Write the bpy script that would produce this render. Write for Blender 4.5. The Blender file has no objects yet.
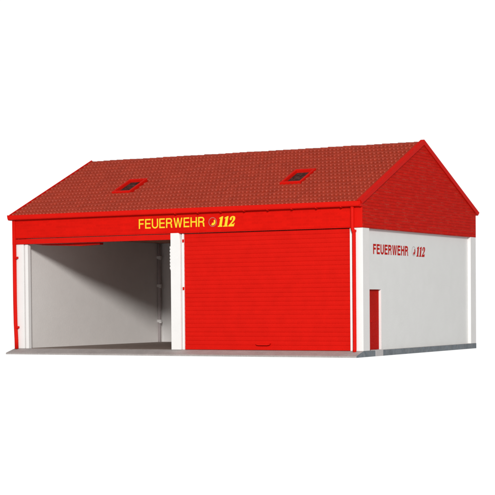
import bpy, bmesh, math, random
from mathutils import Vector, Matrix
from mathutils.geometry import tessellate_polygon
random.seed(4)
scn = bpy.context.scene
col = scn.collection

# ---------------------------------------------------------------- dimensions
W, D = 12.0, 8.667          # front length, depth
H = 3.42                    # underside of the red upper storey
SW = -0.10                  # face of the recessed side wall
EAVE, ZE, ZR = 0.148, 4.09, 6.10
RUN = D / 2 + EAVE
SL = math.hypot(RUN, ZR - ZE)
CS, SN = RUN / SL, (ZR - ZE) / SL
EAVE_B, ZE_B = 0.19, 4.145     # rear eave sits a touch higher
SL_B = math.hypot(D / 2 + EAVE_B, ZR - ZE_B)
CS_B, SN_B = (D / 2 + EAVE_B) / SL_B, (ZR - ZE_B) / SL_B

# ---------------------------------------------------------------- materials
def mat(name, base, rough=0.45, var=0.06, bump=0.05, bscale=35.0, spec=0.4, dirt_glint=None, dirt_glint_amt=0.0, dscale=1.3):
    m = bpy.data.materials.new(name); m.use_nodes = True
    nt = m.node_tree; N = nt.nodes; L = nt.links
    b = N['Principled BSDF']
    b.inputs['Roughness'].default_value = rough
    b.inputs['Specular IOR Level'].default_value = spec
    tc = N.new('ShaderNodeTexCoord')
    n1 = N.new('ShaderNodeTexNoise'); n1.inputs['Scale'].default_value = 3.0; n1.inputs['Detail'].default_value = 6
    L.new(tc.outputs['Object'], n1.inputs['Vector'])
    n2 = N.new('ShaderNodeTexNoise'); n2.inputs['Scale'].default_value = bscale; n2.inputs['Detail'].default_value = 3
    L.new(tc.outputs['Object'], n2.inputs['Vector'])
    add = N.new('ShaderNodeMath'); add.operation = 'ADD'
    L.new(n1.outputs['Fac'], add.inputs[0]); L.new(n2.outputs['Fac'], add.inputs[1])
    mr = N.new('ShaderNodeMapRange')
    mr.inputs['From Min'].default_value = 0.6; mr.inputs['From Max'].default_value = 1.4
    mr.inputs['To Min'].default_value = 1 - var; mr.inputs['To Max'].default_value = 1 + var
    L.new(add.outputs[0], mr.inputs['Value'])
    mul = N.new('ShaderNodeVectorMath'); mul.operation = 'SCALE'
    mul.inputs[0].default_value = base
    L.new(mr.outputs['Result'], mul.inputs['Scale'])
    out = mul.outputs['Vector']
    if dirt_glint:
        n3 = N.new('ShaderNodeTexNoise'); n3.inputs['Scale'].default_value = dscale; n3.inputs['Detail'].default_value = 8
        n3.inputs['Roughness'].default_value = 0.7
        L.new(tc.outputs['Object'], n3.inputs['Vector'])
        r3 = N.new('ShaderNodeMapRange'); r3.inputs['From Min'].default_value = 0.45; r3.inputs['From Max'].default_value = 0.75
        r3.inputs['To Max'].default_value = dirt_glint_amt
        L.new(n3.outputs['Fac'], r3.inputs['Value'])
        mx = N.new('ShaderNodeMix'); mx.data_type = 'RGBA'
        L.new(r3.outputs['Result'], mx.inputs['Factor'])
        L.new(out, mx.inputs['A']); mx.inputs['B'].default_value = (*dirt_glint, 1)
        out = mx.outputs['Result']
    L.new(out, b.inputs['Base Color'])
    rr = N.new('ShaderNodeMapRange'); rr.inputs['To Min'].default_value = rough - 0.08; rr.inputs['To Max'].default_value = rough + 0.1
    L.new(n1.outputs['Fac'], rr.inputs['Value']); L.new(rr.outputs['Result'], b.inputs['Roughness'])
    if bump:
        bp = N.new('ShaderNodeBump'); bp.inputs['Strength'].default_value = bump; bp.inputs['Distance'].default_value = 0.02
        L.new(n2.outputs['Fac'], bp.inputs['Height']); L.new(bp.outputs['Normal'], b.inputs['Normal'])
    return m

RED = (0.63, 0.008, 0.004)
M = {}
M['red'] = mat('red_plastic', RED, 0.5, 0.07, 0.25, spec=0.05)
M['red_shutter'] = mat('red_shutter_plastic', (0.60, 0.008, 0.004), 0.5, 0.08, 0.25, spec=0.05)
M['dark_red'] = mat('dull_and_shaded_red', (0.46, 0.011, 0.007), 0.55, 0.12, 0.4, spec=0.02)  # side door's own dull red; painted shade on the rolled curtain
M['white'] = mat('white_plastic', (0.80, 0.79, 0.78), 0.5, 0.02, 0.15, 30, dirt_glint=(0.62, 0.60, 0.57), dirt_glint_amt=0.12)
M['side'] = mat('white_wall_plastic', (0.78, 0.785, 0.775), 0.5, 0.022, 0.2, 30, dirt_glint=(0.66, 0.66, 0.64), dirt_glint_amt=0.15)
M['inner_wall'] = mat('warm_white_plastic', (0.80, 0.775, 0.755), 0.55, 0.025, 0.2, 30, dirt_glint=(0.66, 0.63, 0.60), dirt_glint_amt=0.15, spec=0.2)
M['base'] = mat('grey_base_plastic', (0.36, 0.33, 0.32), 0.6, 0.16, 0.6, 22)
M['edge'] = mat('blue_grey_shaded_edge', (0.17, 0.195, 0.22), 0.65, 0.30, 0.6, 9, dirt_glint=(0.24, 0.22, 0.19), dirt_glint_amt=0.5, dscale=6)  # plate sides' shade is put into the bluish grey, under brown specks
M['floor'] = mat('brown_grey_floor', (0.20, 0.155, 0.13), 0.7, 0.25, 0.5, 14)
M['step'] = mat('pale_step_plastic', (0.50, 0.48, 0.48), 0.6, 0.08, 0.3)
M['inner'] = mat('dark_inner_lining', (0.50, 0.22, 0.15), 0.8, 0.1, 0.0)
M['glass'] = mat('dark_skylight_pane', (0.05, 0.02, 0.018), 0.6, 0.5, 0.8, 12, spec=0.03, dirt_glint=(0.17, 0.08, 0.07), dirt_glint_amt=0.8, dscale=9)
M['yellow'] = mat('yellow_print', (0.82, 0.62, 0.03), 0.5, 0.03, 0.0, spec=0.05)
M['red_print'] = mat('red_print', (0.50, 0.014, 0.010), 0.5, 0.05, 0.0, spec=0.03)
M['grey_print'] = mat('grey_print', (0.34, 0.20, 0.18), 0.5, 0.05, 0.0, spec=0.03)
M['pale_grey_print'] = mat('pale_grey_print', (0.52, 0.47, 0.47), 0.5, 0.05, 0.0, spec=0.03)

def brick_mat(name, base, axis, strength, mortar):
    m = mat(name, base, 0.55, 0.08, 0.0, spec=0.02)
    nt = m.node_tree; N = nt.nodes; L = nt.links; b = N['Principled BSDF']
    tc = N.new('ShaderNodeTexCoord'); sp = N.new('ShaderNodeSeparateXYZ'); cb = N.new('ShaderNodeCombineXYZ')
    L.new(tc.outputs['Object'], sp.inputs[0])
    L.new(sp.outputs[axis], cb.inputs['X']); L.new(sp.outputs['Z'], cb.inputs['Y'])
    br = N.new('ShaderNodeTexBrick')
    br.inputs['Scale'].default_value = 1.0; br.inputs['Brick Width'].default_value = 0.25; br.inputs['Row Height'].default_value = 0.088
    br.inputs['Mortar Size'].default_value = 0.012; br.inputs['Mortar Smooth'].default_value = 0.3; br.inputs['Bias'].default_value = -0.2
    br.inputs['Color1'].default_value = (0.93, 0.93, 0.93, 1); br.inputs['Color2'].default_value = (1.05, 1.05, 1.05, 1)
    jt = 0.86 if mortar else 1.0; br.inputs['Mortar'].default_value = (jt, jt, jt, 1)
    L.new(cb.outputs[0], br.inputs['Vector'])
    old = b.inputs['Base Color'].links[0].from_socket
    mx = N.new('ShaderNodeMix'); mx.data_type = 'RGBA'; mx.blend_type = 'MULTIPLY'; mx.inputs['Factor'].default_value = 1
    L.new(old, mx.inputs['A']); L.new(br.outputs['Color'], mx.inputs['B'])
    # pale joints, patchy
    nz = N.new('ShaderNodeTexNoise'); nz.inputs['Scale'].default_value = 1.0; nz.inputs['Detail'].default_value = 3
    vm = N.new('ShaderNodeVectorMath'); vm.operation = 'MULTIPLY'; vm.inputs[1].default_value = (2.2, 2.2, 9.0)
    L.new(tc.outputs['Object'], vm.inputs[0]); L.new(vm.outputs[0], nz.inputs['Vector'])
    rg = N.new('ShaderNodeMapRange'); rg.inputs['From Min'].default_value = 0.48; rg.inputs['From Max'].default_value = 0.66
    rg.inputs['To Max'].default_value = mortar
    L.new(nz.outputs['Fac'], rg.inputs['Value'])
    mm = N.new('ShaderNodeMath'); mm.operation = 'MULTIPLY'
    L.new(br.outputs['Fac'], mm.inputs[0]); L.new(rg.outputs['Result'], mm.inputs[1])
    m2 = N.new('ShaderNodeMix'); m2.data_type = 'RGBA'
    L.new(mm.outputs[0], m2.inputs['Factor']); L.new(mx.outputs['Result'], m2.inputs['A']); m2.inputs['B'].default_value = (0.80, 0.26, 0.16, 1)
    L.new(m2.outputs['Result'], b.inputs['Base Color'])
    bp = N.new('ShaderNodeBump'); bp.invert = True; bp.inputs['Strength'].default_value = strength; bp.inputs['Distance'].default_value = 0.03
    L.new(br.outputs['Fac'], bp.inputs['Height']); L.new(bp.outputs['Normal'], b.inputs['Normal'])
    return m
M['brick'] = brick_mat('red_brick_relief', (0.60, 0.013, 0.007), 'Y', 1.0, 0.16)
M['brick_front'] = brick_mat('red_front_panel', (0.63, 0.008, 0.004), 'X', 0.06, 0.0)

def tile_mat():
    m = mat('roof_tile_plastic', (0.34, 0.029, 0.010), 0.44, 0.08, 0.2, 40, spec=0.42, dirt_glint=(0.46, 0.11, 0.065), dirt_glint_amt=0.3, dscale=16)  # pale specks are tile highlights put into the colour
    nt = m.node_tree; N = nt.nodes; L = nt.links; b = N['Principled BSDF']
    old = b.inputs['Base Color'].links[0].from_socket
    at = N.new('ShaderNodeAttribute'); at.attribute_name = 'tone'
    mx = N.new('ShaderNodeVectorMath'); mx.operation = 'SCALE'
    L.new(old, mx.inputs[0]); L.new(at.outputs['Fac'], mx.inputs['Scale'])
    L.new(mx.outputs[0], b.inputs['Base Color'])
    return m
M['tile'] = tile_mat()

# ---------------------------------------------------------------- mesh helpers
def link(name, bm, m, parent=None, smooth=False, label=None):
    bmesh.ops.recalc_face_normals(bm, faces=bm.faces[:])
    me = bpy.data.meshes.new(name); bm.to_mesh(me); bm.free()
    if smooth:
        for p in me.polygons: p.use_smooth = True
    for k in (m if isinstance(m, (list, tuple)) else [m]): me.materials.append(k)
    o = bpy.data.objects.new(name, me); col.objects.link(o)
    if parent: o.parent = parent
    if label: o['label'] = label
    return o

def box(bm, x0, x1, y0, y1, z0, z1, bev=0.0, mi=0):
    b2 = bmesh.new()
    r = bmesh.ops.create_cube(b2, size=1.0)
    for v in b2.verts:
        v.co = Vector(((x0 + x1) / 2 + v.co.x * (x1 - x0), (y0 + y1) / 2 + v.co.y * (y1 - y0), (z0 + z1) / 2 + v.co.z * (z1 - z0)))
    if bev:
        bmesh.ops.bevel(b2, geom=b2.edges[:], offset=bev, segments=2, profile=0.6, affect='EDGES')
    for f in b2.faces: f.material_index = mi
    merge(bm, b2)

def merge(bm, b2):
    me = bpy.data.meshes.new('tmp'); b2.to_mesh(me); b2.free(); bm.from_mesh(me); bpy.data.meshes.remove(me)

def prism(bm, pts, axis, a0, a1, bev=0.0):
    """extrude a polygon; axis 'x': pts are (y,z); 'y': pts are (x,z)"""
    b2 = bmesh.new()
    def P(p, a):
        return (a, p[0], p[1]) if axis == 'x' else (p[0], a, p[1])
    A = [b2.verts.new(P(p, a0)) for p in pts]; B = [b2.verts.new(P(p, a1)) for p in pts]
    b2.faces.new(A); b2.faces.new(B[::-1])
    n = len(pts)
    for i in range(n): b2.faces.new([A[i], B[i], B[(i + 1) % n], A[(i + 1) % n]])
    bmesh.ops.recalc_face_normals(b2, faces=b2.faces[:])
    if bev: bmesh.ops.bevel(b2, geom=b2.edges[:], offset=bev, segments=2, profile=0.6, affect='EDGES')
    merge(bm, b2)

def tube(bm, pts, r, seg=14):
    rings = []
    n = len(pts); P = [Vector(p) for p in pts]
    for i, p in enumerate(P):
        d = (P[min(i + 1, n - 1)] - P[max(i - 1, 0)]).normalized()
        a = d.orthogonal().normalized() if i == 0 else (rings_a - d * rings_a.dot(d)).normalized()
        rings_a = a; b = d.cross(a)
        rings.append([bm.verts.new(p + (a * math.cos(t) + b * math.sin(t)) * r) for t in [2 * math.pi * k / seg for k in range(seg)]])
    for i in range(n - 1):
        for k in range(seg):
            bm.faces.new([rings[i][k], rings[i][(k + 1) % seg], rings[i + 1][(k + 1) % seg], rings[i + 1][k]])
    bm.faces.new(rings[0][::-1]); bm.faces.new(rings[-1])

def frame_pt(side):
    """slope frame: s up the slope, h out of it; side 0 = front slope, 1 = rear slope"""
    def f(x, s, h):
        if side == 0: return Vector((x, -EAVE + s * CS - h * SN, ZE + s * SN + h * CS))
        return Vector((x, D + EAVE_B - s * CS_B + h * SN_B, ZE_B + s * SN_B + h * CS_B))
    return f

# ---------------------------------------------------------------- the fire station
root = bpy.data.objects.new('fire_station', None); col.objects.link(root)
root.location = (-W / 2, D / 2, 0)
root['label'] = 'red and white toy fire station with tiled gable roof and open left bay'
root['category'] = 'fire station'
parts_top = []
def part(name, bm, m, **k):
    o = link(name, bm, m, **k)
    if 'parent' not in k or k['parent'] is None: parts_top.append(o)
    return o

# base plate: flat slab with a sloping apron along the front
T = 0.165
bm = bmesh.new()
prism(bm, [(D, -T), (D, -0.001), (0.0, -0.001), (-0.08, -0.02), (-0.43, -0.115), (-0.46, -0.13), (-0.46, -T - 0.005)], 'x', -W - 0.005, 0.004)
for f in bm.faces:
    if abs(f.normal.x) > 0.9 or f.normal.y > 0.9: f.material_index = 1
base = part('base_plate', bm, [M['base'], M['edge']])
bm = bmesh.new(); box(bm, -0.15, 0.012, 0.80, 1.31, -T - 0.003, 0.012, 0.006)
part('doorstep', bm, M['step'], parent=base)
bm = bmesh.new(); box(bm, -11.64, -0.36, 0.16, 8.09, -0.04, 0.006)
part('interior_floor', bm, M['floor'])

# posts and walls
def post(name, x0, x1, y0, y1, z1=H, bev=0.012):
    bm = bmesh.new(); box(bm, x0, x1, y0, y1, 0.0, z1, bev); return part(name, bm, M['white'])
# left corner post
post('corner_post', -12.0, -11.625, 0.0, 0.20, 3.40)
# right corner post
bm = bmesh.new(); box(bm, -0.33, 0.0, 0.0, 0.44, 0.0, H, 0.012); rp = part('corner_post', bm, M['white'])
# centre post, upper end narrows on the right
bm = bmesh.new()
prism(bm, [(-6.215, 0.0), (-5.885, 0.0), (-5.885, 3.22), (-5.90, 3.28), (-5.90, 3.38), (-5.94, 3.435), (-6.215, 3.435)], 'y', -0.045, 0.22, 0.010)
part('centre_post', bm, M['white'])
# guide rails beside the doors, thin upright channels
for x0, x1, y0 in ((-11.585, -11.475, 0.02), (-5.868, -5.805, 0.03), (-0.405, -0.345, 0.02)):
    bm = bmesh.new(); box(bm, x0, x1, y0, 0.17, 0.0, 3.24 if x0 < -11 else 3.415, 0.01)
    part('guide_rail', bm, M['white'])
# grey strip added to stand for the shade beside the left rail
bm = bmesh.new(); box(bm, -11.622, -11.588, 0.06, 0.16, 0.0, 3.24); part('rail_slot_shade', bm, M['pale_grey_print'])
# left wall, rear wall, right wall
bm = bmesh.new(); box(bm, -11.99, -11.65, 0.21, 8.64, 0.0, 4.0); part('left_wall', bm, M['inner_wall'])
bm = bmesh.new(); box(bm, -11.64, -0.36, 8.10, 8.63, 0.0, 4.0); part('rear_wall', bm, M['white'])
bm = bmesh.new()
DY0, DY1, DZ = 0.60, 1.432, 1.715
prism(bm, [(0.45, 0.0), (DY0, 0.0), (DY0, DZ), (DY1, DZ), (DY1, 0.0), (8.20, 0.0), (8.20, H + 0.05), (0.45, H + 0.05)], 'x', -0.34, SW)
wall = part('side_wall', bm, M['side'])
bm = bmesh.new(); box(bm, -0.33, 0.0, 8.205, 8.667, 0.0, H + 0.01, 0.010); part('corner_post', bm, M['white'])
bm = bmesh.new()
box(bm, -0.30, -0.172, DY0 + 0.003, DY1 - 0.003, 0.014, DZ - 0.003, 0.006)
door = part('side_door', bm, M['dark_red'])
bm = bmesh.new(); box(bm, -0.172, -0.15, 0.86, 0.91, 0.78, 0.86, 0.008); part('door_handle', bm, M['dark_red'], parent=door)

# ceiling slab closing the loft
bm = bmesh.new(); box(bm, -11.63, -0.37, 0.23, 8.08, 3.50, 3.56); part('ceiling', bm, M['inner'])

# brick gables
gz = lambda y: ZE + (y + EAVE) * SN / CS if y < D / 2 else ZE_B + (D - y + EAVE_B) * SN_B / CS_B
def gable(x0, x1):
    bm = bmesh.new()
    prism(bm, [(0.004, H), (D - 0.004, H), (D - 0.004, gz(D) - 0.06), (D / 2, ZR - 0.05), (0.004, gz(0) - 0.06)], 'x', x0, x1)
    return part('gable_wall', bm, M['brick'])
gable(-0.16, 0.003)
gable(-12.003, -11.85)

# front fascia
bm = bmesh.new()
box(bm, -11.91, -0.335, -0.012, 0.20, 3.455, 4.10, 0.004)
fascia = part('fascia', bm, M['brick_front'])
bm = bmesh.new()
box(bm, -0.334, -0.001, -0.03, -0.001, 3.425, 4.03, 0.010)
part('fascia_end', bm, M['red'], parent=fascia)
bm = bmesh.new()
box(bm, -12.025, -11.912, -0.045, 0.12, 3.24, 4.03, 0.012)
part('fascia_end', bm, M['red'], parent=fascia)
# lower lip of the fascia
bm = bmesh.new()
box(bm, -11.908, -0.336, -0.035, 0.19, 3.425, 3.452, 0.006)
part('lower_lip', bm, M['red'], parent=fascia)
# rear fascia
bm = bmesh.new(); box(bm, -11.99, -0.01, D - 0.02, D + 0.03, 3.43, 4.02, 0.004); part('fascia', bm, M['red'])

# open left door: lintel band and rolled curtain hanging under it
bm = bmesh.new()
box(bm, -11.908, -6.220, -0.04, 0.14, 3.245, 3.405, 0.012)
rolled = part('roller_door', bm, M['red_shutter'], label='raised red roller door with only its lower edge showing')
bm = bmesh.new()
prism(bm, [(-11.36, 3.24), (-8.86, 3.24), (-8.86, 3.175), (-9.6, 3.15), (-11.0, 3.205)], 'y', 0.15, 0.34, 0.006)
part('rolled_curtain', bm, M['dark_red'], parent=rolled)  # shade on the curtain's underside is put into the darker red

# closed right door: real slats
X0, X1 = -5.800, -0.408
n = 27; hs = (3.41 - 0.02) / n
prof = []
for i in range(n):
    z = 0.02 + i * hs; j = random.uniform(-0.0015, 0.0015)
    prof += [(0.076, z + 0.002), (0.067 + j, z + 0.007), (0.063 + j, z + hs * 0.5), (0.067 + j, z + hs - 0.007), (0.076, z + hs - 0.002)]
prof += [(0.14, 3.41), (0.14, 0.02)]
bm = bmesh.new(); prism(bm, prof, 'x', X0, X1)
shut = part('roller_door', bm, M['red_shutter'], label='closed red roller door with narrow horizontal slats')
bm = bmesh.new()
box(bm, X0 + 0.01, X1 - 0.01, 0.045, 0.062, 0.008, 0.10, 0.006); part('bottom_bar', bm, M['red_shutter'], parent=shut)
bm = bmesh.new()
prism(bm, [(-3.40, 0.20), (-2.92, 0.20), (-2.95, 0.155), (-3.02, 0.145), (-3.30, 0.145), (-3.37, 0.155)], 'y', -0.03, 0.062, 0.008)
part('handle', bm, M['red_shutter'], parent=shut)
# small red catches biting into the rail
for z in (3.20, 1.80):
    bm = bmesh.new(); box(bm, -5.838, -5.800, -0.005, 0.05, z - 0.045, z + 0.045, 0.010)
    part('catch', bm, M['red_shutter'], parent=shut)

# toothed block on the inner side of the centre post
bm = bmesh.new()
box(bm, -6.252, -6.219, 0.0, 0.10, 2.35, 3.05, 0.004)
for k in range(7):
    z = 2.38 + k * 0.10
    box(bm, -6.272, -6.252, 0.005, 0.09, z, z + 0.07, 0.004)
part('toothed_block', bm, M['white'])

# corner conduit at the back of the open bay with three brackets
bm = bmesh.new(); tube(bm, [(-11.60, 7.86, 0.0), (-11.60, 7.86, 3.48)], 0.055)
cond = part('corner_conduit', bm, M['pale_grey_print'], smooth=True)
for z in (3.0, 2.0, 0.75):
    bm = bmesh.new(); box(bm, -11.66, -11.50, 7.79, 7.90, z - 0.05, z + 0.05, 0.015); box(bm, -11.56, -11.46, 7.76, 7.80, z - 0.08, z - 0.035, 0.010)
    part('bracket', bm, M['white'], parent=cond)

# gutters
def gutter(side):
    f = lambda y: y if side == 0 else D - y
    bm = bmesh.new()
    pr = [(-0.170, 4.150), (-0.178, 4.14), (-0.178, 4.045), (-0.165, 4.012), (-0.140, 4.002), (-0.02, 4.002), (-0.02, 4.07), (-0.155, 4.09), (-0.155, 4.150)]
    prism(bm, [(f(a), b) for a, b in pr], 'x', -12.05, -0.03, 0.003)
    g = part('gutter', bm, M['red'])
    bm = bmesh.new()
    pr2 = [(-0.190, 4.155), (-0.198, 4.14), (-0.185, 4.060), (-0.150, 3.998), (-0.06, 3.99), (0.02, 3.99), (0.02, 4.155)]
    prism(bm, [(f(a), b) for a, b in pr2], 'x', -12.10, -12.052, 0.006)
    part('gutter_end', bm, M['red'], parent=g)
    bm = bmesh.new(); prism(bm, [(f(a), b) for a, b in pr2], 'x', -0.028, 0.010, 0.006)
    part('gutter_end', bm, M['red'], parent=g)
    for k in range(8):
        x = -5.98 + k * 0.77
        bm = bmesh.new()
        a = [(-0.184, 4.03), (-0.184, 3.995), (-0.150, 3.982), (-0.018, 3.982), (-0.018, 4.001), (-0.145, 4.0)]
        prism(bm, [(f(p), q) for p, q in a], 'x', x - 0.016, x + 0.016, 0.003)
        part('gutter_bracket', bm, M['red'], parent=g)
gutter(0)

# downpipes
def downpipe(pts, r, zs, cx):
    bm = bmesh.new(); tube(bm, pts, r); p = part('downpipe', bm, M['red'], smooth=True)
    for z, x in zs:
        bm = bmesh.new(); box(bm, x - r * 0.4, x + r + cx, -0.115, -0.001, z - 0.035, z + 0.035, 0.014)
        part('pipe_clip', bm, M['red'], parent=p)
    return p
def arc(a, b, n=5):
    a, b = Vector(a), Vector(b); out = []
    for i in range(n + 1):
        t = i / n; s = t * t * (3 - 2 * t)
        out.append((a.x + (b.x - a.x) * s, a.y + (b.y - a.y) * s, a.z + (b.z - a.z) * t))
    return out
downpipe([(-0.275, -0.085, 4.0), (-0.275, -0.085, 3.9)] + [(-0.275, -0.085, 3.50)] + arc((-0.275, -0.085, 3.42), (-0.238, -0.06, 3.26)) +
         [(-0.238, -0.06, 2.0), (-0.236, -0.06, 0.3), (-0.236, -0.062, 0.05), (-0.236, -0.075, -0.03)], 0.052, [(3.33, -0.25)], 0.012)
downpipe([(-11.93, -0.06, 3.26), (-11.93, -0.06, 1.5), (-11.92, -0.06, 0.8), (-11.895, -0.062, 0.3), (-11.885, -0.066, -0.01)], 0.060,
         [(2.83, -11.93), (0.66, -11.92)], 0.055)

# ---------------------------------------------------------------- roof
ROWS = 17; TW = 0.132; RS = SL / ROWS
OX0, OX1 = -W + 0.0, -0.01
NC = round((OX1 - OX0) / TW); TW = (OX1 - OX0) / NC
skys = [(-9.18, -8.51, 1.62, 2.765), (-3.315, -2.63, 1.715, 2.85)]
def wave(u):      # pantile section, u in 0..1
    return 0.5 + 0.5 * math.cos(2 * math.pi * (u - 0.35)) if u < 0.85 else 0.5 + 0.5 * math.cos(2 * math.pi * (0.5))
def slope(side):
    fp = frame_pt(side); SL = (SL_B if side else globals()['SL']); RS = SL / ROWS
    bm = bmesh.new(); tone = bm.faces.layers.float.new('tone_f'); SUB = 8
    vt = bm.verts.layers.float.new('tone')
    for k in range(ROWS):
        s0 = k * RS - (0.01 if k else -0.035); s1 = (k + 1) * RS + 0.005
        jit = random.uniform(-0.004, 0.004)
        for c in range(NC):
            xm = OX0 + (c + 0.5) * TW; sm = (k + 0.5) * RS
            hole = [(sa, sb) for a, b, sa, sb in skys if side == 0 and a - 0.02 < xm < b + 0.02 and s1 > sa + 0.08 and s0 < sb - 0.07]
            t = random.uniform(0.92, 1.08); dh = random.uniform(-0.003, 0.003); tl = random.uniform(-0.004, 0.004)
            pieces = [(s0, s1)]
            if hole:      # tiles stop under the skylight frame
                sa, sb = hole[0]; pieces = []
                if s0 < sa - 0.02: pieces.append((s0, sa + 0.05))
                if s1 > sb + 0.02: pieces.append((sb - 0.03, s1))
            if not pieces: continue
            p0, p1 = pieces[0]
            rows_ = []
            # section through one tile: flat pan on the left, round roll on the right, the roll with a rounded nose
            for q in range(5):
                L_ = []
                for i in range(SUB + 1):
                    u = i / SUB; x = OX0 + (c + u) * TW
                    g = (u - 0.22) / 0.78
                    w = math.sqrt(max(0.0, 1 - (2 * g - 1) ** 2)) if g > 0 else 0.0
                    top = 0.030 + 0.068 * w + dh; hi_ = 0.002 + 0.048 * w
                    bulge = 0.040 * w
                    if q == 0: p = fp(x, p1, hi_)
                    elif q == 1: p = fp(x, p0 + jit + tl + 0.045 - bulge, top - 0.001)
                    elif q == 2: p = fp(x, p0 + jit + tl + 0.020 - bulge, top - 0.010)
                    elif q == 3: p = fp(x, p0 + jit + tl + 0.010 - bulge * 0.95, 0.30 * hi_ + 0.55 * (top - 0.010))
                    else: p = fp(x, p0 + jit + tl + 0.014 - bulge * 0.8, -0.010 + hi_ * 0.5)
                    v = bm.verts.new(p); v[vt] = t; L_.append(v)
                rows_.append(L_)
            for q in range(4):
                for i in range(SUB):
                    bm.faces.new([rows_[q + 1][i], rows_[q + 1][i + 1], rows_[q][i + 1], rows_[q][i]])
    o = link('roof_slope', bm, M['tile']); parts_top.append(o)
    for p in o.data.polygons: p.use_smooth = True
    # solid decking beneath the tiles
    bm = bmesh.new()
    cs = [fp(x, s, h) for x in (OX0 + 0.002, OX1 - 0.002) for s in (0.02, SL) for h in (-0.07, -0.004)]
    def hexa(a, b, s0, s1, h0, h1):
        V = [bm.verts.new(fp(x, s, h)) for x in (a, b) for s in (s0, s1) for h in (h0, h1)]
        for q in ((0, 1, 3, 2), (4, 6, 7, 5), (0, 4, 5, 1), (2, 3, 7, 6), (0, 2, 6, 4), (1, 5, 7, 3)): bm.faces.new([V[i] for i in q])
    hexa(OX0 + 0.01, OX1 - 0.01, 0.24, SL - 0.03, -0.16, -0.075)
    part('decking', bm, M['inner'], parent=o)
    return o
slopes = [slope(0), slope(1)]

# ridge tiles
bm = bmesh.new(); vt = bm.verts.layers.float.new('tone')
nr = 46; lr = (OX1 - OX0) / nr
for k in range(nr):
    t = random.uniform(0.85, 1.15)
    a, b = OX0 + k * lr - 0.012, OX0 + (k + 1) * lr
    rA, rB = 0.078, 0.062
    A, B = [], []
    dz = random.uniform(-0.006, 0.006)
    for i in range(9):
        th = math.pi * i / 8
        for L_, x, r in ((A, a, rA), (B, b, rB)):
            v = bm.verts.new((x, D / 2 + math.cos(th) * r * 1.2, ZR - 0.005 + dz + math.sin(th) * r * 0.85)); v[vt] = t; L_.append(v)
    for i in range(8): bm.faces.new([A[i], A[i + 1], B[i + 1], B[i]])
    bm.faces.new(A)
part('ridge_tiles', bm, M['tile'])

# verge boards
def verge(x0, x1, tb):
    for side in (0, 1):
        fp = frame_pt(side); bm = bmesh.new()
        top, bot = tb
        pts = []
        yz = lambda s, h: (fp(0, s, h).y, fp(0, s, h).z)
        # both boards meet on the ridge line
        def ridge(h):
            z = ZR + h / CS; return (D / 2, z)
        pts = [yz(-0.02, top), ridge(top), ridge(bot), yz(0.06, bot)]
        prism(bm, pts, 'x', x0, x1, 0.008)
        part('verge_board', bm, M['red'])
verge(-0.085, 0.040, (0.100, -0.045))
verge(-12.022, -12.001, (0.088, -0.045))

# skylights
def skylight(xa, xb, sA, sB):
    fp = frame_pt(0); bm = bmesh.new()
    fw_l, fw_r, fw_b, fw_t = 0.075, 0.07, 0.09, 0.08; hz = 0.105
    def hexa(a, b, s0, s1, h0, h1):
        b2 = bmesh.new()
        V = [b2.verts.new(fp(x, s, h)) for x in (a, b) for s in (s0, s1) for h in (h0, h1)]
        for q in ((0, 1, 3, 2), (4, 6, 7, 5), (0, 4, 5, 1), (2, 3, 7, 6), (0, 2, 6, 4), (1, 5, 7, 3)): b2.faces.new([V[i] for i in q])
        bmesh.ops.recalc_face_normals(b2, faces=b2.faces[:])
        bmesh.ops.bevel(b2, geom=b2.edges[:], offset=0.012, segments=2, profile=0.6, affect='EDGES')
        merge(bm, b2)
    hexa(xa, xb, sA, sA + fw_b, -0.068, hz); hexa(xa, xb, sB - fw_t, sB, -0.068, hz)
    hexa(xa, xa + fw_l, sA + fw_b - 0.02, sB - fw_t + 0.02, -0.067, hz - 0.002); hexa(xb - fw_r, xb, sA + fw_b - 0.02, sB - fw_t + 0.02, -0.067, hz - 0.002)
    o = part('skylight', bm, M['red'])
    bm = bmesh.new()
    V = [bm.verts.new(fp(x, s, h)) for x in (xa + 0.05, xb - 0.05) for s in (sA + 0.05, sB - 0.05) for h in (-0.01, 0.01)]
    for q in ((0, 1, 3, 2), (4, 6, 7, 5), (0, 4, 5, 1), (2, 3, 7, 6), (0, 2, 6, 4), (1, 5, 7, 3)): bm.faces.new([V[i] for i in q])
    part('pane', bm, M['glass'], parent=o)
for q in skys: skylight(*q)

# ---------------------------------------------------------------- printed lettering
def put(bm, polys, org, ux, uz, nrm, th=0.004):
    """polys: lists of (u,v) in metres; lays thin printed shapes on a plane"""
    for poly in polys:
        b2 = bmesh.new()
        A = [b2.verts.new(org + ux * u + uz * v + nrm * th) for u, v in poly]
        for tri in tessellate_polygon([[Vector((u, v, 0)) for u, v in poly]]): b2.faces.new([A[i] for i in tri])
        merge(bm, b2)

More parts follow.
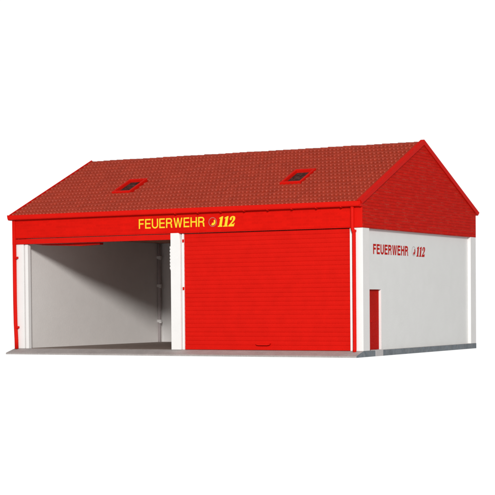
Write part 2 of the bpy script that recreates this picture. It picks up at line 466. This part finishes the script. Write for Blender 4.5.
def arcband(cx, cz, rx, rz, t, a0, a1, n=10):
    out = []
    for k in range(n):
        p, q = math.radians(a0 + (a1 - a0) * k / n), math.radians(a0 + (a1 - a0) * (k + 1) / n)
        out.append([(cx + math.cos(p) * rx, cz + math.sin(p) * rz), (cx + math.cos(q) * rx, cz + math.sin(q) * rz),
                    (cx + math.cos(q) * (rx - t), cz + math.sin(q) * (rz - t)), (cx + math.cos(p) * (rx - t), cz + math.sin(p) * (rz - t))])
    return out
def rect(a, b, c, d): return [(a, c), (b, c), (b, d), (a, d)]
def glyph(ch, t):
    if ch == 'F': return 0.60, [rect(0, t, 0, 1), rect(t, 0.60, 1 - t, 1), rect(t, 0.55, 0.44, 0.44 + t)]
    if ch == 'E': return 0.64, [rect(0, t, 0, 1), rect(t, 0.64, 1 - t, 1), rect(t, 0.60, 0.44, 0.44 + t), rect(t, 0.64, 0, t)]
    if ch == 'H': return 0.72, [rect(0, t, 0, 1), rect(0.72 - t, 0.72, 0, 1), rect(t, 0.72 - t, 0.45, 0.45 + t)]
    if ch == 'U': return 0.72, [rect(0, t, 0.33, 1), rect(0.72 - t, 0.72, 0.33, 1)] + arcband(0.36, 0.33, 0.36, 0.345, t, 180, 360, 14)
    if ch == 'R': return 0.72, [rect(0, t, 0, 1), rect(t, 0.42, 1 - t, 1), rect(t, 0.42, 0.43, 0.43 + t)] + arcband(0.42, 0.715, 0.27, 0.285, t, -90, 90, 12) + \
        [[(0.46, 0.43), (0.60, 0.455), (0.665, 0.38), (0.68, 0.12), (0.72, 0.0), (0.72 - t * 1.05, 0.0), (0.53, 0.12), (0.52, 0.33), (0.46, 0.40)]]
    w_ = 1.0; k = t * 1.05
    return w_, [[(0, 1), (k, 1), (0.285, 0.24), (0.5 - k / 2, 1), (0.5 + k / 2, 1), (0.715, 0.24), (1 - k, 1), (1, 1), (0.715 + k / 2, 0), (0.715 - k / 2, 0), (0.5, 0.74), (0.285 + k / 2, 0), (0.285 - k / 2, 0)]]
def word(text, w, h, org, ux, uz, nrm, t=0.14, gap=0.135):
    G = [glyph(c, t) for c in text]
    tot = sum(g[0] for g in G) + gap * (len(G) - 1); k = w / tot; x = 0.0
    bm = bmesh.new()
    for gw, polys in G:
        put(bm, [[((x + u) * k, v * h) for u, v in p] for p in polys], org, ux, uz, nrm)
        x += gw + gap
    return bm

ONE = [(.04, 0), (.88, 0), (.88, .08), (.74, .12), (.74, 1), (.54, 1), (.05, .87), (.05, .78), (.25, .79), (.25, .12), (.04, .08)]
TWO = [(.00, 0), (.92, 0), (.98, .33), (.88, .33), (.82, .22), (.45, .23), (.72, .42), (.93, .60), (.96, .78), (.84, .94), (.52, 1.0), (.20, .95),
       (.04, .80), (.08, .64), (.24, .58), (.38, .66), (.37, .78), (.44, .90), (.55, .86), (.60, .72), (.50, .50), (.24, .28), (.00, .10)]
def number(w, h, org, ux, uz, nrm):
    bm = bmesh.new(); cw = w * 0.90 / 3
    for i, g in enumerate((ONE, ONE, TWO)):
        k = 1.0 if i < 2 else 1.12
        put(bm, [[(i * cw * 0.99 + u * cw * k * 0.98 + v * 0.10 * w, v * h) for u, v in g]], org, ux, uz, nrm)
    return bm
def ring(cx, cz, r, t, n=40, sx=1.0):
    P = []
    for k in range(n):
        a, b = 2 * math.pi * k / n, 2 * math.pi * (k + 1) / n
        P.append([(cx + sx * math.cos(a) * r, cz + math.sin(a) * r), (cx + sx * math.cos(b) * r, cz + math.sin(b) * r),
                  (cx + sx * math.cos(b) * (r - t), cz + math.sin(b) * (r - t)), (cx + sx * math.cos(a) * (r - t), cz + math.sin(a) * (r - t))])
    return P
def handset(cx, cz, r, sx=1.0):
    """curved telephone receiver inside the ring"""
    out = []; n = 12; a0, a1 = math.radians(-118), math.radians(48)
    inn = []
    for i in range(n + 1):
        a = a0 + (a1 - a0) * i / n; t = i / n
        wide = 0.30 + 0.12 * (abs(2 * t - 1) ** 2.5) - 0.20 * max(0, 2 * t - 1.2)
        out.append((cx + sx * math.cos(a) * r * 0.72, cz + math.sin(a) * r * 0.72))
        inn.append((cx + sx * math.cos(a) * r * (0.72 - wide * 1.5), cz + math.sin(a) * r * (0.72 - wide * 1.5)))
    return [[out[i], out[i + 1], inn[i + 1], inn[i]] for i in range(n)]

X, Y, Z = Vector((1, 0, 0)), Vector((0, 1, 0)), Vector((0, 0, 1))
yf = -0.012
lt = part('lettering', word('FEUERWEHR', 2.28, 0.285, Vector((-7.335, yf, 3.597)), X, Z, -Y), M['yellow'], label='yellow lettering FEUERWEHR on the red front fascia')
part('number', number(0.60, 0.30, Vector((-4.62, yf, 3.575)), X, Z, -Y), M['yellow'], parent=lt)
bm = bmesh.new(); put(bm, ring(0, 0, 0.135, 0.016), Vector((-4.785, yf, 3.722)), X, Z, -Y); em = part('emblem', bm, M['grey_print'], parent=lt)
bm = bmesh.new(); put(bm, handset(0, 0, 0.135), Vector((-4.785, yf, 3.722)), X, Z, -Y, 0.006); part('emblem', bm, M['yellow'], parent=lt)
# side
lt = part('lettering', word('FEUERWEHR', 2.48, 0.285, Vector((SW, 0.90, 2.712)), Y, Z, X, 0.20), M['red_print'], label='red lettering FEUERWEHR on the white side wall')
part('number', number(0.70, 0.30, Vector((SW, 3.98, 2.705)), Y, Z, X), M['red_print'], parent=lt)
bm = bmesh.new(); put(bm, ring(0, 0, 0.145, 0.022), Vector((SW, 3.80, 2.86)), Y, Z, X); part('emblem', bm, M['pale_grey_print'], parent=lt)
bm = bmesh.new(); put(bm, handset(0, 0, 0.145), Vector((SW, 3.80, 2.86)), Y, Z, X, 0.006); part('emblem', bm, M['red_print'], parent=lt)

# parent everything under the station
bpy.context.view_layer.update()
inv = Matrix.Translation(root.location).inverted()
for o in parts_top:
    o.parent = root; o.matrix_parent_inverse = inv

# ---------------------------------------------------------------- light
w = bpy.data.worlds.new('World'); scn.world = w; w.use_nodes = True
nt = w.node_tree; N = nt.nodes; L = nt.links
bg = N['Background']
tc = N.new('ShaderNodeTexCoord')
dt = N.new('ShaderNodeVectorMath'); dt.operation = 'DOT_PRODUCT'; dt.inputs[1].default_value = (-0.485, 0.874, 0.0)
L.new(tc.outputs['Generated'], dt.inputs[0])
mr = N.new('ShaderNodeMapRange'); mr.interpolation_type = 'SMOOTHSTEP'
mr.inputs['From Min'].default_value = 0.60; mr.inputs['From Max'].default_value = 0.80
mr.inputs['To Min'].default_value = 0.38; mr.inputs['To Max'].default_value = 1.05
L.new(dt.outputs['Value'], mr.inputs['Value'])
bg.inputs['Color'].default_value = (1, 1, 1, 1)
# white backdrop cut off with height, shaped to keep its reflection off the roof
sz = N.new('ShaderNodeSeparateXYZ'); L.new(tc.outputs['Generated'], sz.inputs[0])
mz = N.new('ShaderNodeMapRange'); mz.interpolation_type = 'SMOOTHSTEP'
mz.inputs['From Min'].default_value = 0.36; mz.inputs['From Max'].default_value = 0.52
mz.inputs['To Min'].default_value = 1.0; mz.inputs['To Max'].default_value = 0.0
L.new(sz.outputs['Z'], mz.inputs['Value'])
mr.inputs['To Min'].default_value = 0.0; mr.inputs['To Max'].default_value = 1.0
mu = N.new('ShaderNodeMath'); mu.operation = 'MULTIPLY'
L.new(mr.outputs['Result'], mu.inputs[0]); L.new(mz.outputs['Result'], mu.inputs[1])
mk = N.new('ShaderNodeMapRange'); mk.interpolation_type = 'SMOOTHSTEP'
mk.inputs['From Min'].default_value = -0.1; mk.inputs['From Max'].default_value = 0.45
mk.inputs['To Min'].default_value = 0.49; mk.inputs['To Max'].default_value = 0.12  # ambient shaped: brighter behind the camera, dimmed ahead against roof wash
L.new(dt.outputs['Value'], mk.inputs['Value'])
ml = N.new('ShaderNodeMapRange'); L.new(mk.outputs['Result'], ml.inputs['To Min']); ml.inputs['To Max'].default_value = 1.05
L.new(mu.outputs[0], ml.inputs['Value'])
L.new(ml.outputs['Result'], bg.inputs['Strength'])

la = bpy.data.lights.new('studio_lamp', 'AREA'); la.shape = 'DISK'; la.size = 12.0; la.energy = 89000
la.color = (1.0, 0.975, 0.945)
lo = bpy.data.objects.new('studio_lamp', la); col.objects.link(lo)
dirn = Vector((0.58, -1.0, 0.33)).normalized()
lo.location = Vector((-6, 2, 2)) + dirn * 100
lo.rotation_euler = dirn.to_track_quat('Z', 'Y').to_euler()

# ---------------------------------------------------------------- camera
cam = bpy.data.cameras.new('camera'); co = bpy.data.objects.new('camera', cam); col.objects.link(co)
yaw, pitch, roll = 0.507, -0.0278, -0.0082
f = Vector((-math.sin(yaw) * math.cos(pitch), math.cos(yaw) * math.cos(pitch), math.sin(pitch)))
r = Vector((math.cos(yaw), math.sin(yaw), 0)); u = r.cross(f)
r2 = r * math.cos(roll) + u * math.sin(roll); u2 = -r * math.sin(roll) + u * math.cos(roll)
mm = Matrix((r2, u2, -f)).transposed().to_4x4(); mm.translation = Vector((18.6613, -40.2036, 1.3527))
co.matrix_world = mm
cam.sensor_width = 36; cam.sensor_fit = 'HORIZONTAL'; cam.lens = 1597.8574 / 495 * 36
cam.shift_y = (347.695 - 247.5) / 495
cam.clip_start = 0.5; cam.clip_end = 1000
scn.camera = co

scn.render.engine = 'CYCLES'
scn.view_settings.view_transform = 'Standard'; scn.view_settings.look = 'None'
scn.view_settings.exposure = 0; scn.view_settings.gamma = 1
scn.render.resolution_x = 1024; scn.render.resolution_y = 1024
